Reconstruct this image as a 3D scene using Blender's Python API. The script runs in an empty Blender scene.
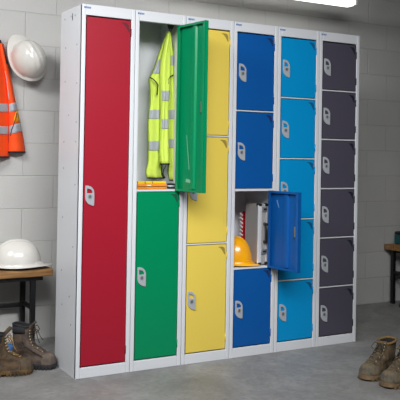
import bpy, bmesh, math, random
from mathutils import Vector, Matrix, noise
random.seed(4)
PI = math.pi
sc = bpy.context.scene
col = sc.collection
# ------------------------------------------------------------------ camera
CAM = Vector((-1.38962, -3.69749, 1.14599))
PITCH, ROLL, YAW, F, PX, PY = 0.0136466, 0.016687, -0.5137688, 772.31, 199.08, 143.68
R0 = Vector((math.cos(YAW), math.sin(YAW), 0)); F0 = Vector((-math.sin(YAW), math.cos(YAW), 0)); Z0 = Vector((0, 0, 1))
FW = F0*math.cos(PITCH) + Z0*math.sin(PITCH); UP = -F0*math.sin(PITCH) + Z0*math.cos(PITCH)
RT = R0*math.cos(ROLL) + UP*math.sin(ROLL); UP = -R0*math.sin(ROLL) + UP*math.cos(ROLL)
cam = bpy.data.cameras.new('camera'); co = bpy.data.objects.new('camera', cam); col.objects.link(co)
co.matrix_world = Matrix((( RT.x, UP.x, -FW.x, CAM.x), (RT.y, UP.y, -FW.y, CAM.y), (RT.z, UP.z, -FW.z, CAM.z), (0, 0, 0, 1)))
cam.sensor_width = 36; cam.lens = F*36/400; cam.shift_x = (200-PX)/400; cam.shift_y = (PY-200)/400
cam.clip_start = .05
sc.camera = co
def at(u, v, y):
    """real position of a measured point lying on the plane at depth y"""
    d = FW + RT*((u-PX)/F) - UP*((v-PY)/F)
    return CAM + d*((y-CAM.y)/d.y)

# ------------------------------------------------------------------ materials
def lin(c): return tuple((x/255/12.92 if x/255 <= .04045 else ((x/255+.055)/1.055)**2.4) for x in c)
def mat(name, c, rough=.5, metal=0, bump=0, bscale=40, var=0, vscale=8, c2=None, coat=0, spec=.5):
    m = bpy.data.materials.new(name); m.use_nodes = True
    nt = m.node_tree; b = nt.nodes['Principled BSDF']
    b.inputs['Roughness'].default_value = rough; b.inputs['Metallic'].default_value = metal
    b.inputs['Coat Weight'].default_value = coat; b.inputs['Specular IOR Level'].default_value = spec
    c = lin(c); b.inputs['Base Color'].default_value = (*c, 1)
    tc = nt.nodes.new('ShaderNodeTexCoord')
    if var or c2:
        n = nt.nodes.new('ShaderNodeTexNoise'); n.inputs['Scale'].default_value = vscale; n.inputs['Detail'].default_value = 6; n.inputs['Roughness'].default_value = .65
        nt.links.new(tc.outputs['Object'], n.inputs['Vector'])
        r = nt.nodes.new('ShaderNodeValToRGB'); r.color_ramp.elements[0].position = .35; r.color_ramp.elements[1].position = .65
        cc = lin(c2) if c2 else tuple(x*(1-var) for x in c)
        r.color_ramp.elements[0].color = (*cc, 1); r.color_ramp.elements[1].color = (*c, 1)
        nt.links.new(n.outputs['Fac'], r.inputs['Fac']); nt.links.new(r.outputs['Color'], b.inputs['Base Color'])
    if bump:
        n = nt.nodes.new('ShaderNodeTexNoise'); n.inputs['Scale'].default_value = bscale; n.inputs['Detail'].default_value = 5
        nt.links.new(tc.outputs['Object'], n.inputs['Vector'])
        bp = nt.nodes.new('ShaderNodeBump'); bp.inputs['Strength'].default_value = bump; bp.inputs['Distance'].default_value = .01
        nt.links.new(n.outputs['Fac'], bp.inputs['Height']); nt.links.new(bp.outputs['Normal'], b.inputs['Normal'])
    return m
def emis(name, c, s):
    m = bpy.data.materials.new(name); m.use_nodes = True; b = m.node_tree.nodes['Principled BSDF']
    b.inputs['Base Color'].default_value = (*c, 1); b.inputs['Emission Color'].default_value = (*c, 1); b.inputs['Emission Strength'].default_value = s
    return m
M = dict(
    body=mat('pale grey powder coat', (214, 217, 222), .42, bump=.02, bscale=250),
    red=mat('red powder coat', (158, 24, 44), .42, bump=.03, bscale=250, spec=.3),
    green=mat('green powder coat', (0, 134, 86), .3, bump=.03, bscale=250, spec=.3),
    yellow=mat('yellow powder coat', (228, 202, 88), .42, bump=.03, bscale=250, spec=.3),
    blue=mat('blue powder coat', (10, 84, 158), .38, bump=.03, bscale=250, spec=.3),
    sky=mat('light blue powder coat', (0, 142, 204), .42, bump=.03, bscale=250, spec=.3),
    grey=mat('dark grey powder coat', (76, 73, 86), .42, bump=.03, bscale=250, spec=.3),
    plate=mat('silver grey lock plastic', (168, 173, 179), .38),
    lockmetal=mat('lock barrel metal', (138, 140, 142), .45, .2),
    keyhole=mat('key slot', (30, 30, 32), .6),
    badge=mat('badge blue', (30, 96, 165), .4), badgewhite=mat('badge white', (225, 232, 240), .4),
    steel=mat('steel', (170, 170, 168), .3, .9),
    rivet=mat('rivet', (150, 154, 160), .4, .4),
    black=mat('black plastic', (18, 18, 20), .4), blackmetal=mat('black painted steel', (16, 16, 18), .45),
    hiyel=mat('yellow hi-vis cloth', (216, 240, 96), .8, bump=.25, bscale=60),
    orange=mat('orange hi-vis cloth', (255, 84, 18), .8, bump=.35, bscale=40),
    ochre=mat('yellow side panel', (255, 170, 20), .8),
    silver=mat('silver reflective tape', (172, 178, 186), .45, .0, bump=.1, bscale=80),
    trim=mat('black cloth binding', (20, 24, 26), .85),
    navy=mat('navy lining', (24, 28, 44), .85),
    white=mat('white helmet plastic', (222, 220, 214), .22, var=.06, vscale=12, coat=.3),
    yhelm=mat('yellow helmet plastic', (248, 172, 8), .28, coat=.3),
    helmin=mat('helmet inside', (70, 66, 62), .7),
    wood=None, alu=mat('brushed aluminium', (226, 228, 232), .4, .25),
    casep=mat('silver case panel', (196, 194, 192), .4, .45, bump=.05, bscale=120),
    leatherA=mat('muddy tan leather', (96, 74, 48), .8, bump=.7, bscale=45, vscale=22, c2=(48, 40, 32)),
    leatherB=mat('worn brown leather', (98, 82, 70), .8, bump=.7, bscale=45, vscale=22, c2=(50, 42, 38)),
    leatherC=mat('dried mud leather', (108, 90, 64), .85, bump=.8, bscale=50, vscale=26, c2=(48, 42, 34)),
    toeA=mat('scuffed toe brown', (92, 74, 52), .75, bump=.5, bscale=60, vscale=30, c2=(60, 52, 44)),
    toeB=mat('scuffed toe grey', (104, 90, 76), .75, bump=.5, bscale=60, vscale=24, c2=(70, 62, 58)),
    toeC=mat('muddy toe', (118, 102, 76), .8, bump=.6, bscale=60, vscale=24, c2=(66, 66, 62)),
    soleA=mat('tan rubber sole', (104, 78, 44), .85, bump=.4, vscale=30, c2=(56, 44, 30)),
    soleB=mat('dark rubber sole', (46, 46, 50), .8, bump=.4, vscale=30, c2=(24, 24, 27)),
    soleC=mat('muddy rubber sole', (128, 104, 76), .9, bump=.5, vscale=30, c2=(92, 74, 54)),
    laceA=mat('tan lace', (140, 112, 62), .85), laceB=mat('brown lace', (58, 46, 38), .85), laceC=mat('dark lace', (70, 62, 50), .85),
    eyelet=mat('eyelet brass', (170, 160, 130), .4, .8),
    collar=mat('black padded collar', (26, 27, 32), .8, bump=.2), tanlin=mat('tan lining', (120, 94, 56), .85, bump=.3),
    dark=mat('dark void cloth', (22, 20, 20), .9),
    teal=mat('dark teal plastic', (14, 84, 88), .4), tealdark=mat('very dark plastic', (26, 26, 30), .5), pink=mat('pink sticker', (190, 30, 90), .6),
    spirit=mat('yellow tool aluminium', (238, 196, 40), .4), spirit2=mat('orange tool body', (236, 140, 20), .45), tape=mat('dark brown strip', (74, 44, 28), .6),
    vial=mat('pale vial', (236, 236, 190), .2), sawred=mat('red tool strip', (190, 16, 36), .4), sawwhite=mat('white teeth', (225, 225, 225), .5),
    bluecloth=mat('blue plastic pouch', (50, 110, 180), .6), limecloth=mat('yellow green cloth', (160, 160, 30), .8, bump=.4),
    scuff=mat('pale scuff', (120, 190, 160), .5), scuffb=mat('pale blue scuff', (110, 150, 205), .5),
    lampbody=mat('white lamp housing', (235, 235, 232), .4),
    lampglow=emis('lamp diffuser', (1, .97, .9), 2.5),
)
def wood():
    m = bpy.data.materials.new('bench oak'); m.use_nodes = True; nt = m.node_tree; b = nt.nodes['Principled BSDF']; b.inputs['Roughness'].default_value = .55
    tc = nt.nodes.new('ShaderNodeTexCoord'); mp = nt.nodes.new('ShaderNodeMapping'); mp.inputs['Scale'].default_value = (1.2, 14, 14)
    n = nt.nodes.new('ShaderNodeTexNoise'); n.inputs['Scale'].default_value = 5; n.inputs['Detail'].default_value = 8
    r = nt.nodes.new('ShaderNodeValToRGB'); r.color_ramp.elements[0].color = (*lin((104, 70, 36)), 1); r.color_ramp.elements[1].color = (*lin((176, 132, 82)), 1)
    r.color_ramp.elements[0].position = .3; r.color_ramp.elements[1].position = .7
    nt.links.new(tc.outputs['Object'], mp.inputs['Vector']); nt.links.new(mp.outputs['Vector'], n.inputs['Vector']); nt.links.new(n.outputs['Fac'], r.inputs['Fac']); nt.links.new(r.outputs['Color'], b.inputs['Base Color'])
    return m
M['wood'] = wood()
def blockwall():
    m = bpy.data.materials.new('painted concrete block'); m.use_nodes = True; nt = m.node_tree; L = nt.links; b = nt.nodes['Principled BSDF']; b.inputs['Roughness'].default_value = .6
    tc = nt.nodes.new('ShaderNodeTexCoord'); sp = nt.nodes.new('ShaderNodeSeparateXYZ'); cb = nt.nodes.new('ShaderNodeCombineXYZ')
    L.new(tc.outputs['Object'], sp.inputs[0])
    ad = nt.nodes.new('ShaderNodeMath'); ad.operation = 'ADD'; L.new(sp.outputs['X'], ad.inputs[0]); L.new(sp.outputs['Y'], ad.inputs[1])
    L.new(ad.outputs[0], cb.inputs['X']); L.new(sp.outputs['Z'], cb.inputs['Y'])
    def brick(ms, sm):
        k = nt.nodes.new('ShaderNodeTexBrick'); k.inputs['Scale'].default_value = 1; k.inputs['Brick Width'].default_value = .39; k.inputs['Row Height'].default_value = .1992
        k.inputs['Mortar Size'].default_value = ms; k.inputs['Mortar Smooth'].default_value = sm; k.offset = .5; k.inputs['Bias'].default_value = 0
        L.new(cb.outputs[0], k.inputs['Vector']); return k
    k = brick(.003, .3); k.inputs['Color1'].default_value = (*lin((202, 202, 200)), 1); k.inputs['Color2'].default_value = (*lin((197, 197, 195)), 1); k.inputs['Mortar'].default_value = (*lin((188, 188, 186)), 1)
    n = nt.nodes.new('ShaderNodeTexNoise'); n.inputs['Scale'].default_value = 3; n.inputs['Detail'].default_value = 6
    L.new(tc.outputs['Object'], n.inputs['Vector'])
    mx = nt.nodes.new('ShaderNodeMix'); mx.data_type = 'RGBA'; mx.blend_type = 'MULTIPLY'; mx.inputs[0].default_value = .35
    r = nt.nodes.new('ShaderNodeValToRGB'); r.color_ramp.elements[0].color = (.78, .78, .78, 1); r.color_ramp.elements[0].position = .3; r.color_ramp.elements[1].position = .7
    L.new(n.outputs['Fac'], r.inputs['Fac']); L.new(k.outputs['Color'], mx.inputs[6]); L.new(r.outputs['Color'], mx.inputs[7]); L.new(mx.outputs[2], b.inputs['Base Color'])
    k2 = brick(.005, .8); n2 = nt.nodes.new('ShaderNodeTexNoise'); n2.inputs['Scale'].default_value = 90; n2.inputs['Detail'].default_value = 4; L.new(tc.outputs['Object'], n2.inputs['Vector'])
    b1 = nt.nodes.new('ShaderNodeBump'); b1.inputs['Strength'].default_value = .35; b1.inputs['Distance'].default_value = .004; L.new(n2.outputs['Fac'], b1.inputs['Height'])
    b2 = nt.nodes.new('ShaderNodeBump'); b2.invert = True; b2.inputs['Strength'].default_value = .55; b2.inputs['Distance'].default_value = .004; L.new(k2.outputs['Fac'], b2.inputs['Height']); L.new(b1.outputs['Normal'], b2.inputs['Normal'])
    L.new(b2.outputs['Normal'], b.inputs['Normal'])
    return m
def concrete():
    m = bpy.data.materials.new('worn concrete floor'); m.use_nodes = True; nt = m.node_tree; L = nt.links; b = nt.nodes['Principled BSDF']
    tc = nt.nodes.new('ShaderNodeTexCoord')
    def N(s, d, det=7, ro=.65):
        n = nt.nodes.new('ShaderNodeTexNoise'); n.inputs['Scale'].default_value = s; n.inputs['Detail'].default_value = det; n.inputs['Roughness'].default_value = ro; n.inputs['Distortion'].default_value = d; L.new(tc.outputs['Object'], n.inputs['Vector']); return n
    n1 = N(2.2, 1.0); n2 = N(16, 1.5, 9, .75)
    r1 = nt.nodes.new('ShaderNodeValToRGB'); r1.color_ramp.elements[0].position = .3; r1.color_ramp.elements[1].position = .72
    r1.color_ramp.elements[0].color = (*lin((118, 118, 117)), 1); r1.color_ramp.elements[1].color = (*lin((158, 158, 157)), 1)
    r2 = nt.nodes.new('ShaderNodeValToRGB'); r2.color_ramp.elements[0].position = .35; r2.color_ramp.elements[1].position = .68
    r2.color_ramp.elements[0].color = (.58, .58, .58, 1); r2.color_ramp.elements[1].color = (1, 1, 1, 1)
    mx = nt.nodes.new('ShaderNodeMix'); mx.data_type = 'RGBA'; mx.blend_type = 'MULTIPLY'; mx.inputs[0].default_value = .8
    L.new(n1.outputs['Fac'], r1.inputs['Fac']); L.new(n2.outputs['Fac'], r2.inputs['Fac']); L.new(r1.outputs['Color'], mx.inputs[6]); L.new(r2.outputs['Color'], mx.inputs[7]); L.new(mx.outputs[2], b.inputs['Base Color'])
    b.inputs['Roughness'].default_value = .5
    bp = nt.nodes.new('ShaderNodeBump'); bp.inputs['Strength'].default_value = .25; bp.inputs['Distance'].default_value = .004; L.new(n2.outputs['Fac'], bp.inputs['Height']); L.new(bp.outputs['Normal'], b.inputs['Normal'])
    return m

# ------------------------------------------------------------------ mesh helpers
class MB:
    def __init__(s): s.v = []; s.f = []; s.mi = []
    def add(s, vs, fs, mi=0):
        o = len(s.v); s.v += [tuple(v) for v in vs]; s.f += [tuple(i+o for i in f) for f in fs]; s.mi += [mi]*len(fs); return s
    def box(s, x0, x1, y0, y1, z0, z1, mi=0):
        return s.add([(x0,y0,z0),(x1,y0,z0),(x1,y1,z0),(x0,y1,z0),(x0,y0,z1),(x1,y0,z1),(x1,y1,z1),(x0,y1,z1)],
                     [(0,3,2,1),(4,5,6,7),(0,1,5,4),(1,2,6,5),(2,3,7,6),(3,0,4,7)], mi)
    def tube(s, pts, r, n=8, mi=0, closed=False):
        pts = [Vector(p) for p in pts]; vs = []; fs = []; N = len(pts); up = Vector((0, 0, 1)); prev = None
        for i, p in enumerate(pts):
            a = pts[(i-1) % N] if (closed or i) else p; b = pts[(i+1) % N] if (closed or i < N-1) else p
            t = (b-a).normalized()
            if prev is None: q = t.cross(up) if abs(t.z) < .9 else t.cross(Vector((1, 0, 0)))
            else: q = prev - t*prev.dot(t)
            q.normalize(); prev = q; w = t.cross(q)
            rr = r[i] if isinstance(r, (list, tuple)) else r
            for k in range(n):
                a_ = 2*PI*k/n; vs.append(p + (q*math.cos(a_) + w*math.sin(a_))*rr)
        for i in range(N if closed else N-1):
            j = (i+1) % N
            for k in range(n): fs.append((i*n+k, i*n+(k+1) % n, j*n+(k+1) % n, j*n+k))
        if not closed: fs.append(tuple(range(n))[::-1]); fs.append(tuple((N-1)*n+k for k in range(n)))
        return s.add(vs, fs, mi)
    def grid(s, rows, mi=0, closed=False):
        n = len(rows[0]); vs = [p for r in rows for p in r]; fs = []
        for i in range(len(rows)-1):
            for k in range(n if closed else n-1):
                k2 = (k+1) % n; fs.append((i*n+k, i*n+k2, (i+1)*n+k2, (i+1)*n+k))
        return s.add(vs, fs, mi)
    def prism(s, pts, axis, a, b, mi=0):
        """outline pts (2D) extruded from a to b along axis 'y' (pts=x,z) or 'z' (pts=x,y) or 'x' (pts=y,z)"""
        def P(p, d): return {'y': (p[0], d, p[1]), 'z': (p[0], p[1], d), 'x': (d, p[0], p[1])}[axis]
        n = len(pts)
        return s.add([P(p, a) for p in pts]+[P(p, b) for p in pts], [tuple(range(n)), tuple(range(2*n-1, n-1, -1))]+[(k, k+n, (k+1) % n+n, (k+1) % n) for k in range(n)], mi)
    def build(s, name, m, parent=None, bevel=0, smooth=False, solid=0, seg=2, subd=0, auto=True):
        me = bpy.data.meshes.new(name); me.from_pydata(s.v, [], s.f)
        ms = m if isinstance(m, (list, tuple)) else [m]
        for q in ms: me.materials.append(q)
        for p, i in zip(me.polygons, s.mi): p.material_index = i; p.use_smooth = smooth or bevel > 0
        bm = bmesh.new(); bm.from_mesh(me); bmesh.ops.recalc_face_normals(bm, faces=bm.faces); bm.to_mesh(me); bm.free(); me.update()
        o = bpy.data.objects.new(name, me); col.objects.link(o)
        if parent: o.parent = parent
        if bevel:
            b = o.modifiers.new('bevel', 'BEVEL'); b.width = bevel; b.segments = seg; b.limit_method = 'ANGLE'; b.angle_limit = .6
            w = o.modifiers.new('wn', 'WEIGHTED_NORMAL'); w.keep_sharp = False
        if solid:
            q = o.modifiers.new('solid', 'SOLIDIFY'); q.thickness = solid; q.offset = 0
        if subd:
            q = o.modifiers.new('sub', 'SUBSURF'); q.levels = q.render_levels = subd
        return o
def thing(name, label, cat, loc=(0, 0, 0), rz=0, group=None):
    o = bpy.data.objects.new(name, None); col.objects.link(o); o.location = loc; o.rotation_euler = (0, 0, rz); o.empty_display_size = .05
    return tag(o, label, cat, group)
def tag(o, label, cat=None, group=None):
    o['label'] = label
    if cat: o['category'] = cat
    if group: o['group'] = group
    return o
def struct(name, mb, m):
    o = mb.build(name, m); o['kind'] = 'structure'; return o

# ------------------------------------------------------------------ room
WY = .908; CZ = 2.75; X0, X1, Y0 = -3.2, 5.6, -5.6
struct('floor', MB().box(X0-.1, X1+.1, Y0-.1, WY+.1, -.1, 0), concrete())
bw = blockwall()
def wall_obj(name, box, off):
    o = MB().box(*box).build(name, bw); o['kind'] = 'structure'; return o
# back wall object origin sets the block bond: vertical joints at x=.115+.39n in odd courses
wb = MB().box(X0-.02-.0, X1, 0, .1, 0, CZ)
wb.v = [(x+.015+.39*10, y, z) for x, y, z in wb.v]
w = wb.build('wall_back', bw); w.location = (-.015-.39*10, WY, 0); w['kind'] = 'structure'
far = mat('dark painted wall', (96, 96, 94), .8)
struct('wall_left', MB().box(X0-.1, X0, Y0, WY, 0, CZ), far)
struct('wall_right', MB().box(X1, X1+.1, Y0, WY, 0, CZ), far)
struct('wall_front', MB().box(X0, X1, Y0-.1, Y0, 0, CZ), far)
struct('ceiling', MB().box(X0-.1, X1+.1, Y0-.1, WY+.1, CZ, CZ+.1), mat('ceiling paint', (110, 110, 108), .8))

# ------------------------------------------------------------------ lockers
LH, LD = 1.9, .317
LX = [.003, .3025, .606, .913, 1.2175, 1.523, 1.836]
ST = .0225; DZ0, DZ1 = .055, 1.845; T = .0015
def plate_outline(w, h, n=10):
    """leaf: straight left side, round top right corner, round bottom left corner"""
    p = [(0, h)]
    for k in range(n+1):
        a = PI/2*(1-k/n); p.append((w-.8*w+.8*w*math.cos(a), h-.38*h+.38*h*math.sin(a)))
    for k in range(n+1):
        a = PI/2*k/n; p.append((w-w*math.sin(a)*1.0 if False else w*(1-math.sin(a)), .42*h*(1-math.cos(a)) if k else 0))
    return p
def ring_prism(mb, outer, inner, y0, y1):
    n = len(outer); m = len(inner)
    bm = bmesh.new()
    vo = [bm.verts.new((x, y0, z)) for x, z in outer]; vi = [bm.verts.new((x, y0, z)) for x, z in inner]
    es = [bm.edges.new((vo[k], vo[(k+1) % n])) for k in range(n)]+[bm.edges.new((vi[k], vi[(k+1) % m])) for k in range(m)]
    bmesh.ops.triangle_fill(bm, use_beauty=True, edges=es)
    r = bmesh.ops.extrude_face_region(bm, geom=list(bm.faces))
    for e in r['geom']:
        if isinstance(e, bmesh.types.BMVert): e.co.y = y1
    bm.verts.ensure_lookup_table(); bm.verts.index_update()
    mb.add([v.co[:] for v in bm.verts], [[v.index for v in f.verts] for f in bm.faces]); bm.free(); return mb
def clean(o):
    pts = []
    for p in o:
        if not pts or (abs(p[0]-pts[-1][0])+abs(p[1]-pts[-1][1])) > 1e-4: pts.append(p)
    return pts
def build_door(root, w, h, color, loc, rz, tiny=1.0):
    """origin at the hinge (right) edge, front face at local y=0, extends to -x"""
    d = MB(); t = .021
    d.box(-w, 0, 0, .0012, 0, h)                                       # skin
    d.box(-w, -w+.0015, 0, t, 0, h); d.box(-.0015, 0, 0, t, 0, h)       # returned edges
    d.box(-w, 0, 0, t, 0, .0015); d.box(-w, 0, 0, t, h-.0015, h)
    d.box(-w, -w+.022, t-.0015, t, 0, h); d.box(-.018, 0, t-.0015, t, 0, h)   # inner lips
    d.box(-w+.016, -.016, t-.0015, t, 0, .012); d.box(-w+.016, -.016, t-.0015, t, h-.012, h)
    o = d.build('door', M[color], root); o.location = loc; o.rotation_euler = (0, 0, rz)
    # stiffening channel on the inner face
    MB().prism([(-w*.64, .0012), (-w*.61, .013), (-w*.51, .013), (-w*.48, .0012)], 'z', .014, h-.014).build('stiffener', M[color], o, bevel=.002)
    # corner vent, top right of the face: flat plate with the recess shade put in its colour, raised lip
    vz = h-.0335 if False else h-.014
    pts = [(-.052, vz)]
    for k in range(7):
        a = k/6; pts.append((-.052+.038*a, vz-.003-.041*a**1.7))
    pts += [(-.009, vz-.044), (-.012, vz-.012), (-.024, vz-.001)]
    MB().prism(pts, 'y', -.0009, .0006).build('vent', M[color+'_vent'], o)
    lip = [(-.050, -.001, vz+.001), (-.030, -.0016, vz+.001), (-.014, -.003, vz-.003), (-.0085, -.004, vz-.014), (-.0075, -.004, vz-.030), (-.0085, -.001, vz-.045)]
    MB().tube(lip, [.0005, .001, .002, .003, .0028, .001]).build('vent_lip', M[color], o, smooth=True)
    # lock plate with a window
    pw, ph = .049, .103; ox = -w+.009; oz = h/2-(.076 if h > 1.5 else .060)
    out = clean(plate_outline(pw, ph))[::-1]
    outer = [(ox+x, oz+z) for x, z in out]
    win = [(ox+.009, oz+.064), (ox+.039, oz+.064)]+[(ox+.010+.029*math.cos(a) if a < 1.4 else ox+.009, oz+.066+.022*math.sin(a)) for a in (.1, .5, .9, 1.25, 1.55)]
    lp = ring_prism(MB(), outer, win, -.006, -.0002).build('lock_plate', M['plate'], o, bevel=.0015)
    cx_, cz_ = ox+.024, oz+.047
    MB().tube([(cx_, -.0062, cz_), (cx_, -.0085, cz_)], .0105, 16).build('lock_barrel', M['lockmetal'], o, smooth=False)
    MB().box(cx_-.0022, cx_+.0022, -.0090, -.0085, cz_-.006, cz_+.006).build('key_slot', M['keyhole'], o)
    # hinges
    for z in ((h-.085), .04):
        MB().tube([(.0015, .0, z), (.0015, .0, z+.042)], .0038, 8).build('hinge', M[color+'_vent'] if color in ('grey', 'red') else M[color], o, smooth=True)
    return o
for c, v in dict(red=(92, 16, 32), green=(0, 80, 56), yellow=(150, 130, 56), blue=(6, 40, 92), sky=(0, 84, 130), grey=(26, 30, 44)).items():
    M[c+'_vent'] = mat(c+' vent shade tint', v, .6)  # door colour darkened to paint shade inside the vent; reused on some hinges
def locker(i, color, n, openk, label):
    g = .0012
    LW = LX[i+1]-LX[i]; root = thing('locker', label, 'locker', (LX[i], 0, 0), 0)
    X0_, X1_ = g, LW-g
    b = MB()
    b.box(X0_, X0_+T, .001, LD, 0, LH); b.box(X1_-T, X1_, .001, LD, 0, LH)       # sides
    b.box(X0_+T, X1_-T, LD-T, LD, 0, LH); b.box(X0_+T, X1_-T, .001, LD-T, LH-T, LH)
    b.box(X0_+T, X1_-T, .02, LD-T, DZ0-.004, DZ0-.002)
    b.build('cabinet_body', M['body'], root)
    f = MB()
    f.box(X0_, X0_+ST, 0, .02, 0, LH); f.box(X1_-ST, X1_, 0, .02, 0, LH)
    f.box(X0_+ST, X1_-ST, 0, .02, DZ1, LH); f.box(X0_+ST, X1_-ST, 0, .02, 0, DZ0)
    f.build('front_frame', M['body'], root, bevel=.0035, seg=3)
    hh = (DZ1-DZ0)/n
    for k in range(1, n):
        z = DZ0+k*hh
        s = MB().box(X0_+T, X1_-T, .004, LD-T, z-.0015, z+.0015)
        s.box(X0_+ST, X1_-ST, .003, .008, z-.0035 if k not in openk and k-1 not in openk else z-.010, z+.0035 if k not in openk else z+.004)
        s.build('shelf', M['body'], root, bevel=.001)
    for k in range(n):
        z = DZ0+k*hh
        w_ = LW-2*g-2*ST-.006; h_ = hh-.011
        hx = LW-g-ST-.002
        if k in openk:
            build_door(root, w_, h_+.008, color, (hx-.008, .002, z-.004), openk[k])
        else:
            build_door(root, w_, h_, color, (hx-.001, .003, z+.0055), 0)
    # blue badge at the top left of the frame
    bx, bz = .012, LH-.021
    bd = MB().box(bx, bx+.036, -.001, .0005, bz, bz+.0085).build('badge', M['badge'], root)
    gl = MB()
    for q in range(5):
        gx = bx+.006+q*.0058
        gl.box(gx, gx+.0014, -.0014, -.0009, bz+.002, bz+.0068)
        if q in (0, 1, 3): gl.box(gx, gx+.0038, -.0014, -.0009, bz+.0054, bz+.0068)
        if q in (2, 3, 4): gl.box(gx, gx+.0038, -.0014, -.0009, bz+.002, bz+.0032)
        if q in (0, 2, 4): gl.box(gx, gx+.0034, -.0014, -.0009, bz+.0038, bz+.0050)
    gl.build('lettering', M['badgewhite'], bd)
    return root
specs = [('red', 1, {}, 'tall pale grey locker with one full-height red door'),
         ('green', 2, {1: math.radians(97)}, 'pale grey locker with two green doors, the upper one swung open'),
         ('yellow', 3, {}, 'pale grey locker with three yellow doors'),
         ('blue', 4, {1: math.radians(97)}, 'pale grey locker with four dark blue doors, one swung open on a helmet'),
         ('sky', 5, {}, 'pale grey locker with five bright light blue doors'),
         ('grey', 6, {}, 'pale grey locker with six small dark charcoal doors')]
LK = [locker(i, *s) for i, s in enumerate(specs)]
# rivets and punched holes on the visible side of the red locker
for (y, z) in [(.065, 1.70), (.235, 1.70), (.10, 1.90-.045), (.255, 1.855), (.16, 1.858), (.055, 1.50), (.235, 1.52), (.055, 1.30), (.17, 1.34), (.235, 1.20), (.055, 1.20),
               (.235, 1.06), (.055, .98), (.235, .80), (.07, .66), (.235, .52), (.11, .40), (.22, .34), (.08, .26)]:
    MB().tube([(-.0006, y, z), (.0014, y, z)], .0042, 10).build('rivet', M['rivet'], LK[0])
MB().box(-.0004, .0012, .135, .141, 1.835, 1.87).build('wall_slot', M['keyhole'], LK[0])
# inside catches and scuffs of the two open doors
def open_door_of(root, idx):
    return [c for c in root.children if c.name.startswith('door')][idx]
dg = open_door_of(LK[1], 1); db = open_door_of(LK[3], 1)
for d_, hgt, WD in ((dg, (DZ1-DZ0)/2-.011, LX[2]-LX[1]-.0024-2*ST-.006), (db, (DZ1-DZ0)/4-.011, LX[4]-LX[3]-.0024-2*ST-.006)):
    MB().box(-WD+.020, -WD+.046, .0012, .010, hgt/2-.030, hgt/2+.022).build('lock_case', M['black'], d_, bevel=.002)
    MB().box(-WD+.027, -WD+.039, .010, .0165, hgt/2-.024, hgt/2+.034).build('lock_cam', M['steel'], d_, bevel=.002)
sg = MB()
MB().prism([(-.075, .300), (-.071, .301), (-.098, .115), (-.103, .120)], 'y', .0012, .0015).build('scuff_mark', M['scuff'], dg); sg.prism([(-.07, .05), (-.12, .046), (-.13, .062), (-.075, .068)], 'y', .0012, .0015)
sg.build('scuff_mark', M['scuff'], dg)
sb = MB()
MB().prism([(-.05, .385), (-.055, .395), (-.075, .345), (-.068, .35)], 'y', .0012, .0015).build('scuff_mark', M['scuffb'], db); sb.prism([(-.115, .18), (-.125, .19), (-.122, .165)], 'y', .0012, .0015)
sb.build('scuff_mark', M['scuffb'], db)

# ------------------------------------------------------------------ locker 2: hook, safety vest, tools
hk = MB(); hc = at(169, 24.5, .16)
hk.tube([hc+Vector((0, .0, .03)), hc+Vector((0, 0, 0)), hc+Vector((.0, -.012, -.018)), hc+Vector((0, -.028, -.022)), hc+Vector((0, -.036, -.008))], [.008, .011, .012, .011, .014])
hk.box(hc.x-.014, hc.x+.014, hc.y-.012, hc.y+.012, hc.z+.025, LH-T-.0005)
hk.v = [(x-LX[1], y, z) for x, y, z in hk.v]
hk.build('coat_hook', M['black'], LK[1], smooth=False)

def lerp_rows(rows, v):
    for a, b in zip(rows, rows[1:]):
        if a[0] <= v <= b[0]:
            t = (v-a[0])/(b[0]-a[0]); return a[1]+(b[1]-a[1])*t, a[2]+(b[2]-a[2])*t
    return rows[-1][1:3] if v > rows[-1][0] else rows[0][1:3]
def cloth_fn(rows, Y, bulge, folds, amp, phase):
    def S(s, v):
        xl, xr = lerp_rows(rows, v)
        b = bulge*math.sin(PI*min(max(s, 0), 1))**.6
        fo = amp*math.sin(folds*2*PI*s+phase+v*.012)+amp*.35*math.sin(v*.09+s*3+phase)
        p = at(xl+(xr-xl)*s-b*70, v, Y); p.y -= b+fo*math.sin(PI*s)**.5
        return p
    return S
def cloth_panel(name, S, v0, v1, m, parent, ns=14, nv=40, thick=.004, off=0, s0=0., s1=1.):
    rows = []
    for i in range(nv+1):
        v = v0+(v1-v0)*i/nv; r = []
        for k in range(ns+1):
            s = s0+(s1-s0)*k/ns; p = S(s, v).copy(); p.y -= off; r.append(p)
        rows.append(r)
    return MB().grid(rows).build(name, m, parent, smooth=True, solid=thick)
def local(parent, objs_loc): pass
vest = thing('safety_vest', 'yellow hi-vis vest with grey bands hanging inside the open green locker', 'vest')
SL = cloth_fn([(33, 166.5, 169.5), (50, 160, 168), (62, 156, 169), (72, 152, 169), (80, 148.5, 166), (90, 150, 164), (104, 150, 163), (115, 148, 163), (130, 148, 163), (150, 148, 163), (162, 148, 163), (172, 145.5, 162), (178, 147, 163)], .175, .028, 1.6, .010, .5)
SR = cloth_fn([(33, 168, 170), (50, 168, 173), (70, 168, 175), (90, 168, 176.2), (110, 168, 177.2), (150, 168, 177.2), (165, 168, 177), (174, 168, 176.5), (180, 169.5, 174)], .155, .022, 1.3, .008, 2.2)
SM = cloth_fn([(32, 167, 170), (50, 163, 170.5), (62, 160.5, 170.5), (75, 159.5, 170.5), (100, 160, 168.5), (130, 160, 168), (150, 159, 168.5), (165, 160, 169)], .135, .026, 1.4, .007, 4)
cloth_panel('front_panel', SL, 33, 178, M['hiyel'], vest); cloth_panel('front_panel', SR, 33, 180, M['hiyel'], vest); cloth_panel('back_panel', SM, 32, 164, M['hiyel'], vest)
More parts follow.
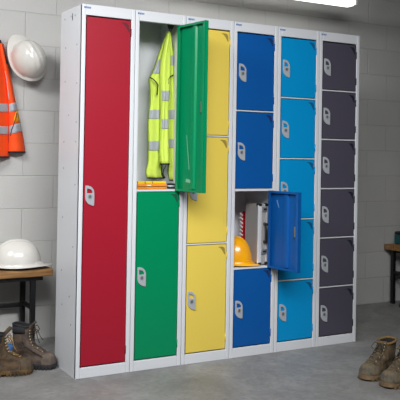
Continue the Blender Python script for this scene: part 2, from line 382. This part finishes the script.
for S, a, b in ((SL, 60, 74), (SL, 110, 119), (SL, 141, 150.5), (SR, 56, 66), (SR, 110, 119), (SR, 139, 148), (SM, 91, 101), (SM, 119, 129)):
    cloth_panel('reflective_band', S, a, b, M['silver'], vest, nv=8, off=.0035, thick=.002, s0=.01 if S != SL or a > 80 else .02, s1=.99)
def edge_tube(S, svs, r=.0035, off=.003):
    pts = []
    for s, v in svs: p = S(s, v).copy(); p.y -= off; pts.append(p)
    return pts
MB().tube(edge_tube(SL, [(k/14, 178) for k in range(15)]), .0035).build('black_binding', M['trim'], vest, smooth=True)
MB().tube(edge_tube(SM, [(k/14, 164) for k in range(15)]), .0045).build('black_binding', M['trim'], vest, smooth=True)
MB().tube(edge_tube(SR, [(0.02, v) for v in range(158, 181, 2)]), .004).build('black_binding', M['trim'], vest, smooth=True)
MB().tube(edge_tube(SR, [(k/10, 180) for k in range(11)]), .004).build('black_binding', M['trim'], vest, smooth=True)
MB().tube(edge_tube(SR, [(.98, v) for v in range(36, 72, 4)]), .003).build('black_binding', M['trim'], vest, smooth=True)
MB().tube([at(u, v, .128) for u, v in ((150, 77.5), (153, 79), (156, 82), (158, 85), (157.5, 90), (157, 95))], .0035).build('black_binding', M['trim'], vest, smooth=True)
MB().tube([at(u, v, .125) for u, v in ((162, 165), (161.5, 170), (162, 175), (164, 178.5))], .004).build('black_binding', M['trim'], vest, smooth=True)
MB().tube([at(u, v, .12) for u, v in ((166, 165.5), (163.5, 170), (163, 174), (165, 178))], .003).build('black_binding', M['trim'], vest, smooth=True)
MB().tube([at(u, v, .118) for u, v in ((173.5, 75), (170.5, 76.5), (168.5, 79), (168.5, 84))], .003).build('black_binding', M['trim'], vest, smooth=True)
MB().tube([at(168.5, 34, .145), at(169.3, 30, .13), at(170.8, 27.6, .128), at(171.2, 30, .138), at(169.8, 34, .15)], .003).build('hanging_loop', M['trim'], vest, smooth=True)
lf = MB().grid([[at(160+.0*k+k*1.8, v, .128-.012*math.sin(PI*k/5)) for k in range(6)] for v in (167, 170, 173, 176, 178)])

sz = DZ0+(DZ1-DZ0)/2+.0045
p0 = at(139, 185, .06)
lv = thing('spirit_level', 'short yellow and orange spirit level lying on the open green locker shelf, lower of two', 'tool')
xa, xb = LX[1]+.030, at(166, 185, .06).x
MB().box(xa, xb, .05, .075, sz, sz+.026).build('level_body', M['spirit2'], lv, bevel=.003)
MB().box(xa, xa+.018, .048, .077, sz-.0, sz+.027).build('end_cap', M['tape'], lv, bevel=.002)
MB().box(xa+.02, xb-.002, .0478, .050, sz+.011, sz+.0145).build('groove', M['tape'], lv)
MB().tube([(xa+.075, .047, sz+.019), (xa+.10, .047, sz+.019)], .004).build('vial', M['vial'], lv, smooth=True)
l2 = thing('folding_rule', 'slim yellow folding rule lying on top of the orange level below the vest', 'tool')
MB().box(xa+.004, xb-.004, .055, .070, sz+.0275, sz+.042).build('rule_body', M['spirit'], l2, bevel=.002)
for q in range(3): MB().box(xa+.02+q*.045, xa+.024+q*.045, .0535, .055, sz+.029, sz+.041).build('hinge_plate', M['tape'], l2)
rd = thing('cable_reel', 'small dark roll of cord beside the orange level on the green locker shelf', 'cord')
rc = at(171, 183, .07)
for q in range(3): MB().tube([(rc.x+.018*math.cos(a*PI/6), .07+.018*math.sin(a*PI/6), sz+.006+q*.009) for a in range(12)], .0055, 6, closed=True).build('cord_loop', M['trim'] if q != 1 else M['silver'], rd, smooth=True)

# ------------------------------------------------------------------ helmets
def helmet(name, label, m, loc, rot=(0, 0, 0), scale=1.0, peak=.052, adj=True):
    """crown up +z, peak towards +x"""
    root = thing(name, label, 'helmet', loc); root.rotation_euler = rot; root.scale = (scale,)*3
    A, B, H = .128, .106, .148
    rows = []; NA, NP = 64, 26
    for i in range(NP+1):
        t = i/NP; ph = PI/2*t; r = []
        cr = math.cos(ph)**.82 if t < 1 else 0; z = H*math.sin(ph)**1.05
        for k in range(NA):
            a = 2*PI*k/NA; x = A*cr*math.cos(a); y = B*cr*math.sin(a); dz = 0
            if t > .3:
                w = min(1, (t-.3)/.25); 
                for yc, hgt, wd in ((0, .008, .013), (.034, .005, .007), (-.034, .005, .007)):
                    dz += w*hgt*math.exp(-((y-yc)/wd)**2)*(1 if x > -A*.8 else .4)*(.3+.7*cr if yc else 1)
            r.append((x, y, z+dz))
        rows.append(r)
    rows[-1] = [(0, 0, rows[-2][0][2]*.999+.001) for _ in range(NA)]
    skirt = []
    for (o, z) in ((.0, -.0), (.003, -.012), (.010, -.018), (.013, -.020), (.0125, -.0225), (.008, -.022), (-.001, -.018), (-.006, -.005), (-.012, .03), (-.03, .08)):
        r = []
        for k in range(NA):
            a = 2*PI*k/NA; f = max(0, math.cos(a))
            pk = peak*(f**2.2)*(1 if o > .002 else 0)*min(1, o/.010) if o > 0 else 0
            r.append(((A+o)*math.cos(a)+pk, (B+o)*math.sin(a)*(1+.0*f), z-(.010*(f**3) if o > .002 else 0)+.004*math.cos(2*a)))
        skirt.append(r)
    MB().grid(rows[::-1]+skirt, closed=True).build('shell', m, root, smooth=True)
    hb = MB()
    hb.tube([((A-.016)*math.cos(2*PI*k/40), (B-.016)*math.sin(2*PI*k/40), -.012) for k in range(40)], .006, 6, closed=True)
    for a in (.7, 2.4, 3.9, 5.5):
        hb.tube([((A-.018)*math.cos(a)*math.cos(p), (B-.018)*math.sin(a)*math.cos(p), -.01+.11*math.sin(p)) for p in [PI/2*q/8 for q in range(9)]], .004, 6)
    hb.build('headband', M['black'], root, smooth=True)
    if adj: MB().box(-A-.020, -A-.002, -.022, .022, -.040, -.006).build('adjuster', M['black'], root, bevel=.005)
    return root
BZ = .472
helmet('safety_helmet', 'white safety helmet resting on the left wooden bench with its peak to the right', M['white'], (-.100, .70, BZ+.036), (0, math.radians(-1), math.radians(-8)), 1.0).scale = (1.06, 1.05, .84)
hp = at(28.5, 60, .80)
hw = helmet('safety_helmet', 'white safety helmet hung on the block wall beside the orange jacket', M['white'], (0, 0, 0), (0, 0, 0), 1.0, adj=False)
# crown axis points out of the wall towards the room, peak points up to the left
zax = Vector((-.02, -.95, .22)).normalized(); xax = Vector((-.42, 0, .9)); xax = (xax-zax*xax.dot(zax)).normalized(); yax = zax.cross(xax)
hw.matrix_world = Matrix(((xax.x, yax.x, zax.x, hp.x), (xax.y, yax.y, zax.y, hp.y), (xax.z, yax.z, zax.z, hp.z), (0, 0, 0, 1))) @ Matrix.Scale(.92, 4)
pg = MB().tube([(hp.x, .906, hp.z+.03), (hp.x, .85, hp.z+.03), (hp.x, .84, hp.z+.045)], .006).build('wall_peg', M['blackmetal'], smooth=True); tag(pg, 'small black peg in the wall behind the hanging white helmet', 'hook')

bz4 = DZ0+(DZ1-DZ0)/4*1+.0045
hy = helmet('safety_helmet', 'yellow safety helmet standing inside the open blue locker', M['yhelm'], (LX[3]+.107, .125, bz4+.027), (0, math.radians(0), math.radians(-48)), .78)
hy.scale = (.78, .78, .88)

# silver case
cs = thing('silver_case', 'narrow aluminium carry case standing upright inside the open blue locker', 'case')
cx0, cx1 = at(258, 235, .045).x, LX[4]-ST-.001
cz0, cz1 = bz4, at(260, 203.5, .045).z
MB().box(cx0+.003, cx1-.003, .049, .19, cz0+.004, cz1-.004).build('case_shell', M['casep'], cs, bevel=.004)
MB().box(cx0-.002, cx0+.024, .041, .056, cz0+.008, cz1-.008).build('corner_rail', M['alu'], cs, bevel=.004)
MB().box(cx1-.012, cx1, .043, .056, cz0+.008, cz1-.008).build('corner_rail', M['alu'], cs, bevel=.003)
for (a, b) in ((cz0, cz0+.018), (cz1-.018, cz1)):
    MB().box(cx0-.001, cx0+.024, .040, .070, a, b).build('corner_cap', M['black'], cs, bevel=.005)
    MB().box(cx1-.018, cx1+.0005, .040, .070, a, b).build('corner_cap', M['black'], cs, bevel=.005)
for z in (at(266, 209, .045).z, at(266, 251, .045).z):
    lt = MB().box(cx0+.024, cx1-.010, .036, .049, z-.014, z+.014).build('latch', M['rivet'], cs, bevel=.003)
    MB().box(cx0+.030, cx1-.018, .032, .036, z-.005, z+.005).build('latch_tab', M['black'], lt, bevel=.001)
ha, hb_ = at(266, 224, .03).z, at(266, 242, .03).z
hx_ = (cx0+cx1)/2+.012
MB().tube([(hx_, .049, ha), (hx_, .024, ha-.004), (hx_, .018, ha-.02), (hx_, .018, hb_+.02), (hx_, .024, hb_+.004), (hx_, .049, hb_)], [.009, .010, .0115, .0115, .010, .009], 10).build('handle', M['black'], cs, smooth=True)

# red strip with white teeth
sa, sb_ = at(242, 211, .26), at(242, 250, .26)
saw = thing('hand_saw', 'upright red tool with jagged white teeth marks behind the yellow helmet', 'saw')
zt = sa.z; zb = bz4
ex = at(246, 230, .24).x; lx = at(240.5, 230, .24).x
bl = MB().prism([(ex, zb), (ex+.0, zt), (lx+.012, zt), (lx+.004, zb)], 'y', .238, .242).build('blade', M['sawred'], saw)
teeth = MB(); nT = 12
for q in range(nT):
    z = zb+.004+(zt-zb-.012)*q/nT; h_ = (zt-zb)/nT
    teeth.prism([(lx-.010, z+h_*.75), (lx-.006, z+h_*1.0), (lx+.016, z+h_*.40), (lx+.013, z+h_*.08)], 'y', .2365, .2395)
teeth.build('teeth', M['sawwhite'], saw)
# ------------------------------------------------------------------ orange jacket
jk = thing('safety_jacket', 'orange hi-vis jacket with grey reflective bands hanging on the left wall', 'jacket')
JB = cloth_fn([(38, -9, -2), (46, -16, 2), (60, -22, 5), (80, -26, 8), (105, -28, 9.5), (130, -30, 9.5), (157, -31, 9.5)], .893, .085, 1.5, .008, .4)
JS = cloth_fn([(44, -1, 3.5), (60, 2, 7), (80, 6, 11.5), (100, 8, 15), (120, 8.5, 19.5), (140, 8.5, 23.5), (153, 8, 25.3)], .89, .05, 1.0, .006, 1.2)
cloth_panel('body', JB, 38, 157, M['orange'], jk, ns=28, nv=60); cloth_panel('sleeve', JS, 44, 152, M['orange'], jk, ns=16, nv=50)
for a, b in ((104, 112.5), (126.5, 134.5)):
    cloth_panel('reflective_band', JB, a, b, M['silver'], jk, ns=28, nv=6, off=.0035, thick=.002)
rows_b = []
for (a0, a1, b0, b1) in ((105.5, 102.5, 113, 110.5), (127, 123, 135, 131.5)):
    g = []
    for i in range(6):
        r = []
        for k in range(15):
            s = k/14; v = (a0+(a1-a0)*s)+((b0+(b1-b0)*s)-(a0+(a1-a0)*s))*i/5; p = JS(s, v).copy(); p.y -= .0035; r.append(p)
        g.append(r)
    MB().grid(g).build('reflective_band', M['silver'], jk, smooth=True, solid=.002)
g = [[(lambda p: Vector((p.x, p.y-.0035, p.z)))(JS(s, v)) for s in (.15, .28, .4)] for v in range(72, 104, 4)]
MB().grid(g).build('reflective_band', M['silver'], jk, smooth=True, solid=.002)
g = [[(lambda p: Vector((p.x, p.y-.0032, p.z)))(JS(s0+(1-s0)*q/4*.97, v)) for q in range(5)] for v, s0 in ((110.5, .92), (113, .8), (116, .68), (119, .58), (122.5, .55))]
MB().grid(g).build('yellow_inset', M['ochre'], jk, smooth=True, solid=.002)
t = MB()
t.tube(edge_tube(JS, [(.02, v) for v in range(100, 152, 3)]), .0035); t.tube(edge_tube(JS, [(k/12, 152) for k in range(13)], off=0), .005)
t.tube(edge_tube(JB, [(k/20, 157) for k in range(21)], off=0), .005); t.tube([at(u, v, .80) for u, v in ((17, 113), (16, 118), (14, 124), (11.5, 130), (10.5, 136))], .0025)
t.build('dark_hem', M['navy'], jk, smooth=True)
g = [[at(u, v, .85) for u in (lx_, lx_+2.2, lx_+3.6)] for v, lx_ in ((40, -3), (46, -.5), (54, 1.6), (64, 4))]
MB().grid(g).build('collar_lining', M['navy'], jk, smooth=True, solid=.006)
pj = at(-6, 36, .87)
pg2 = MB().tube([(pj.x, .906, pj.z), (pj.x, .84, pj.z), (pj.x, .83, pj.z+.02)], .007).build('wall_peg', M['blackmetal'], smooth=True); tag(pg2, 'small black peg holding up the orange hi-vis jacket', 'hook')

# ------------------------------------------------------------------ benches
def bench(label, x0, x1, y0, y1, zt, legs):
    r = thing('bench', label, 'bench')
    nb = 1
    MB().box(x0, x1, y0, y1, zt-.042, zt).build('bench_top', M['wood'], r, bevel=.005)
    f = MB(); f.box(x0+.05, x1-.05, y0+.03, y0+.055, zt-.068, zt-.0425); f.box(x0+.05, x1-.05, y1-.055, y1-.03, zt-.068, zt-.0425)
    f.build('under_rail', M['blackmetal'], r, bevel=.002)
    for lx in legs:
        for ly in (y0+.045, y1-.045):
            MB().box(lx-.0145, lx+.0145, ly-.0145, ly+.0145, 0, zt-.043).build('leg', M['blackmetal'], r, bevel=.003)
        MB().box(lx-.011, lx+.011, y0+.06, y1-.06, .235, .257).build('cross_brace', M['blackmetal'], r, bevel=.002)
    MB().box(min(legs)+.015, max(legs)-.015, y1-.056, y1-.034, .22, .245).build('stretcher', M['blackmetal'], r, bevel=.002)
    return r
bench('wooden bench with black steel legs at the left wall, holding a white helmet', -1.45, .084, .60, .885, BZ, (-1.33, -.022))
bench('wooden bench with black steel legs right of the lockers, holding a teal box', 2.885, 4.4, .40, .885, .465, (2.94, 4.3))
# teal box on the right bench
tb = thing('tool_box', 'dark teal box standing on the right-hand bench', 'box', (2.92, .56, .465), math.radians(0))
MB().box(0.045, .36, .04, .30, 0, .072).build('box_body', M['teal'], tb, bevel=.008)
MB().box(.045, .36, .04, .30, .074, .098).build('lid', M['tealdark'], tb, bevel=.008)
MB().box(.10, .20, .032, .04, .030, .055).build('latch', M['scuff'], tb, bevel=.002)
MB().box(.15, .30, .06, .2, .098, .106).build('sticker', M['pink'], tb, bevel=.002)

# ------------------------------------------------------------------ boots
def boot(label, leather, toe, sole, lace, toepos, direction, H=.21, L=.275, collar='collar', mirror=1, group=None, flop=True):
    """local: toe tip at origin pointing -> +x (heel at x=-L)"""
    a = math.atan2(direction[1], direction[0])
    r = thing('work_boot', label, 'boot', (toepos[0], toepos[1], 0), a, group)
    s = L/.275; W = .052*s
    # foot outline half width along length (x from 0 heel to 1 toe)
    def ow(t, side):
        base = [(0, 0), (.03, .55), (.1, .78), (.25, .82), (.45, .80), (.62, .96), (.75, 1.0), (.86, .9), (.94, .68), (.985, .36), (1, 0)]
        for p, q in zip(base, base[1:]):
            if p[0] <= t <= q[0]: w_ = p[1]+(q[1]-p[1])*(t-p[0])/(q[0]-p[0]); break
        return w_*W*(1.0 if side > 0 else .92)
    def outline(xh, xt, wsc, n=18, pw=1.0):
        o = []
        for k in range(n):
            t = .5-.5*math.cos(PI*k/(n-1)); o.append((xh+(xt-xh)*t, ow(t, 1)*wsc))
        for k in range(n-2, 0, -1):
            t = .5-.5*math.cos(PI*k/(n-1)); o.append((xh+(xt-xh)*t, -ow(t, -1)*wsc))
        return o
    def ell(xh, xt, w_, n=18, ex=.8):
        o = []
        N = 2*n-2; cx_ = (xh+xt)/2; rx = (xt-xh)/2
        for k in range(n):
            t = PI-PI*k/(n-1); o.append((cx_+rx*math.cos(t), w_*abs(math.sin(t))**ex))
        for k in range(n-2, 0, -1):
            t = PI-PI*k/(n-1); o.append((cx_+rx*math.cos(t), -w_*abs(math.sin(t))**ex))
        return o
    # instep profile: z -> front x ; heel profile: z -> back x
    zs = [.022, .035, .050, .062, .073, .082, .092, .104, .118, .134, .152, .172, .192, H] if H > .19 else [.022, .035, .050, .062, .073, .082, .092, .104, .118, .134, .150, H]
    fr = lambda z: -L+s*(.270 if z < .030 else .270-.055*(1-math.sqrt(max(0, 1-((z-.030)/.054)**2))) if z < .083 else .215-(z-.082)*1.9 if z < .118 else max(.142-(z-.118)*.45, .122))
    bk = lambda z: -L+s*(.004+ (.006 if z > .06 else .0)+(.010 if z > .10 else 0)*(1 if z < .15 else .6))
    secs = []
    for z in zs:
        foot = outline(bk(z), fr(z), 1.0 if z < .04 else .96 if z < .055 else .88 if z < .07 else .76)
        shaft = ell(bk(z), fr(z), (.041 if z > .1 else .044)*s)
        t = min(1, max(0, (z-.060)/.05)); 
        sec = [Vector((p[0]*(1-t)+q[0]*t, mirror*(p[1]*(1-t)+q[1]*t), z)) for p, q in zip(foot, shaft)]
        jit = .0028
        for v in sec:
            nn = noise.noise_vector(v*22+Vector((toepos[0]*9, 0, toepos[1]*7))); v += Vector((nn.x, nn.y, nn.z*.5))*jit*2
        secs.append(sec)
    # inner wall for the opening
    inner = []
    for z, sh in ((H-.004, .008), (H-.03, .010), (H-.08, .012)):
        inner.append([Vector((v.x+(.5*(bk(z)+fr(H))-v.x)*.16, v.y*.82, z)) for v in secs[-1]])
    up = MB().grid(secs, closed=True).build('upper', leather, r, smooth=True, subd=1)
    lin_ = MB().grid([secs[-1]]+inner, closed=True); n = len(inner[-1]); lin_.add([v for v in inner[-1]], [tuple(range(n))])
    lin_.build('lining', M['dark'], r, smooth=True)
    # collar ring
    cl = [Vector((v.x, v.y, H-.002+.006*math.cos((v.x-bk(H))*30))) for v in secs[-1]]
    MB().tube(cl, .0065*s, 8, closed=True).build('collar', M[collar], r, smooth=True)
    # padded collar band at rear
    ps = [[Vector((v.x, v.y*1.04, v.z))+Vector(((-.003 if v.x < -L+.06*s else 0), 0, 0)) for v in secs[-1][:]]]
    band = []
    for z in (H-.045*s, H-.03*s, H-.004):
        rr = []
        for k in list(range(22, 34))+list(range(0, 13)):
            v = secs[-1][k % 34]; rr.append(Vector((v.x-.002, v.y*1.06, z)))
        band.append(rr)
    if H > .19: MB().grid(band).build('ankle_pad', M[collar], r, smooth=True, solid=.005)
    # toe cap
    tc = []
    for z, k_ in ((.024, 1.03), (.036, 1.03), (.046, 1.0), (.056, .94), (.065, .85), (.073, .70), (.079, .50)):
        f_ = fr(z)+.003; x_s = -.080*s; rr = []
        for k in range(15):
            th = -PI/2+PI*k/14
            rr.append(Vector((x_s+(f_-x_s)*math.cos(th)**.75 if abs(abs(th)-PI/2) > 1e-6 else x_s, mirror*W*(1.0 if th > 0 else .94)*k_*abs(math.sin(th))**.8*(1 if th > 0 else -1), z+.002)))
        tc.append(rr)
    tc.append([Vector((-.080*s, v.y*.2, .0845)) for v in tc[-1]])
    MB().grid(tc).build('toe_cap', toe, r, smooth=True, solid=.003, subd=1)
    # sole with welt and lugs
    so = MB(); o1 = [(x*1.0+.004*s*(1 if x > -L/2 else -1), mirror*y*1.10) for x, y in outline(-L, 0, 1.0, 20)]
    o2 = [(x*.985, y*.95) for x, y in o1]
    so.grid([[(x, y, z) for x, y in o] for o, z in ((o2, .010), (o1, .012), (o1, .020), (o1, .026), (o2, .030))], closed=True); n = len(o1)
    so.add([(x, y, .010) for x, y in o2], [tuple(range(n))]); so.add([(x, y, .030) for x, y in o2], [tuple(range(n))])
    so.build('sole', sole, r, bevel=.001)
    lg = MB()
    for q in range(13):
        x = -L+.006+q*(L-.02)/13
        if .34 < (x+L)/L < .42: continue
        t = (x+L+.005)/L
        wi = ow(min(.97, max(.04, t)), 1)*1.1
        lg.box(x, x+.013, wi*.35, wi, 0, .012); lg.box(x, x+.013, -wi, -wi*.35, 0, .012)
    lg.box(-L+.01, -L+.08, -.03, .03, 0, .012)
    lg.build('tread', sole, r, bevel=.002)
    # tongue
    tg = []
    for i, z in enumerate((.086, .10, .12, .14, .16, .18, .205, .225, .240)):
        if z > H+.025: break
        x = fr(min(z, H))+.002+(max(0, z-H+.01)*1.0 if flop else 0); rr = []
        for k in range(7):
            q = (k-3)/3; rr.append(Vector((x-.012*q*q, q*.026*s*(1+.3*max(0, z-.12)), z)))
        tg.append(rr)
    MB().grid(tg).build('tongue', leather, r, smooth=True, solid=.006)
    # lacing
    lc = MB(); ey = MB(); zl = [.090+.0155*i for i in range(int((H-.095)/.0155)+1)]
    P = lambda z, sd: Vector((fr(z)+.0035-.006, sd*.021*s, z))
    for i, z in enumerate(zl):
        for sd in (-1, 1):
            e = P(z, sd); ey.tube([e+Vector((-.003, 0, 0)), e+Vector((.003, sd*.001, .001))], .0042, 8)
        if i+1 < len(zl):
            for sd in (-1, 1):
                a_, b_ = P(z, sd), P(zl[i+1], -sd); m_ = (a_+b_)/2+Vector((.010+.002*sd, 0, 0)); lc.tube([a_+Vector((.004, 0, 0)), m_, b_+Vector((.004, 0, 0))], .0024, 6)
    lc.tube([P(zl[0], -1)+Vector((.004, 0, 0)), P(zl[0], 0)+Vector((.012, 0, 0)), P(zl[0], 1)+Vector((.004, 0, 0))], .0024, 6)
    top = P(zl[-1], 0)+Vector((.012, 0, 0))
    for sd in (-1, 1):
        lc.tube([top, top+Vector((.018, sd*.022, .006)), top+Vector((.026, sd*.036, -.018)), top+Vector((.016, sd*.022, -.034)), top+Vector((.002, sd*.004, -.006))], .0022, 6)
        lc.tube([top, top+Vector((.022, sd*.012, -.02)), top+Vector((.034, sd*.024, -.055)), top+Vector((.046, sd*.034, -.075))], .0022, 6)
    lc.build('laces', M[lace], r, smooth=True); ey.build('eyelets', M['eyelet'], r, smooth=True)
    # stitched quarter seam
    MB().tube([(fr(z)-.045*s, -mirror*.043*s, z) for z in (.06, .09, .12, .15, H-.02)], .0016, 6).build('seam', M[lace], r, smooth=True)
    return r
def D(t, h): v = Vector((t[0]-h[0], t[1]-h[1], 0)); return v.normalized()
boot('worn brown laced work boot standing against the side of the red locker', M['leatherB'], M['toeB'], M['soleB'], 'laceB', (-.012, .240), D((-.012, .240), (-.20, .365)), H=.225, L=.252)
boot('muddy tan laced work boot, leftmost on the floor beneath the left bench', M['leatherA'], M['toeA'], M['soleA'], 'laceA', (-.146, .222), D((-.146, .222), (-.38, .250)), H=.215, L=.26, mirror=-1)
boot('muddy tan ankle boot on the right, the one further from the camera', M['leatherC'], M['toeC'], M['soleC'], 'laceC', (1.308, -.665), D((-.97, -.25), (0, 0)), H=.175, L=.29, collar='tanlin', flop=False)
boot('muddy tan ankle boot at the lower right corner, nearest the camera', M['leatherC'], M['toeC'], M['soleC'], 'laceC', (1.318, -.815), D((-.97, -.25), (0, 0)), H=.175, L=.29, collar='tanlin', mirror=-1, flop=False)
boot('dark muddy boot on the floor under the right-hand bench', M['leatherA'], M['toeB'], M['soleB'], 'laceB', (2.87, .66), D((2.87, .66), (3.11, .72)), H=.20, L=.27)
# pouch and cloth behind the left boots
q = MB(); pc = Vector((-.155, .60, 0))
rows = []
for i in range(7):
    t_ = i/6; rr = []
    for k in range(16):
        a_ = 2*PI*k/16; wv = 1+.12*math.sin(3*a_+i); rr.append(Vector((pc.x+.05*math.cos(a_)*wv*(1-.5*t_**2), pc.y+.035*math.sin(a_)*wv*(1-.5*t_**2), .001+.06*t_)))
    rows.append(rr)
q.grid(rows, closed=True); q.add(rows[0], [tuple(range(16))]); q.add(rows[-1], [tuple(range(16))])
tag(q.build('dust_pouch', M['bluecloth'], smooth=True), 'small blue pouch on the floor behind the two left boots', 'bag')
q = MB(); rows = []
for i in range(6):
    t_ = i/5; rr = []
    for k in range(18):
        a_ = 2*PI*k/18; wv = 1+.2*math.sin(4*a_+i*1.7); rr.append(Vector((-.265+.085*math.cos(a_)*wv*(1-.8*t_), .66+.05*math.sin(a_)*wv*(1-.8*t_), .001+.05*math.sin(t_*PI/2))))
    rows.append(rr)
q.grid(rows, closed=True); q.add(rows[0], [tuple(range(18))]); q.add(rows[-1], [tuple(range(18))])
tag(q.build('cleaning_rag', M['limecloth'], smooth=True), 'crumpled yellow green rag on the floor beside the blue pouch', 'rag')

# ------------------------------------------------------------------ strip light, key and added fill
def batten(label, x0, x1, y, z, glow=True, group=None):
    r = thing('batten_light', label, 'ceiling light', group=group)
    MB().box(x0, x1, y-.05, y+.05, z+.035, z+.07).build('housing', M['lampbody'], r, bevel=.004)
    MB().prism([(y-.055, z+.034), (y-.048, z+.012), (y-.03, z), (y+.03, z), (y+.048, z+.012), (y+.055, z+.034)], 'x', x0+.02, x1-.02).build('diffuser', M['lampglow'], r, bevel=.004)
    for s in (0, 1): MB().box((x1-.02 if s else x0), (x1 if s else x0+.02), y-.056, y+.056, z+.004, z+.036).build('end_cap', M['lampbody'], r, bevel=.003)
    for x in (x0+.2, x1-.2): MB().tube([(x, y, z+.07), (x, y, CZ-.002)], .004).build('suspension_rod', M['steel'], r)
batten('bright suspended strip light above the blue and grey lockers', .75, 2.22, .52, 2.205)
def area(name, loc, size, energy, rot=None, target=None, color=(1, 1, 1), sy=None):
    l = bpy.data.lights.new(name, 'AREA'); l.shape = 'RECTANGLE'; l.size = size; l.size_y = sy or size; l.energy = energy; l.color = color
    o = bpy.data.objects.new(name, l); col.objects.link(o); o.location = loc
    d = Vector(target)-Vector(loc) if target else Vector((0, 0, -1))
    o.rotation_euler = d.to_track_quat('-Z', 'Y').to_euler(); return o
area('key_lamp', (-1.85, -1.0, 2.68), .9, 84, target=(-.3, .6, .8))
fl = area('fill_light', (-.2, -2.4, 2.70), 1.8, 62, sy=1.0, target=(.6, .0, .8)); fl.data.spread = math.radians(100)  # added fill for the locker fronts, no fitting belongs to it
area('strip_lamp', (1.48, .52, 2.195), 1.3, .5, sy=.08)
wd = bpy.data.worlds.new('world'); sc.world = wd; wd.use_nodes = True; wd.node_tree.nodes['Background'].inputs[0].default_value = (.5, .5, .5, 1); wd.node_tree.nodes['Background'].inputs[1].default_value = .12
sc.view_settings.view_transform = 'Standard'; sc.view_settings.look = 'None'; sc.view_settings.exposure = 0; sc.view_settings.gamma = 1; sc.view_settings.use_curve_mapping = False
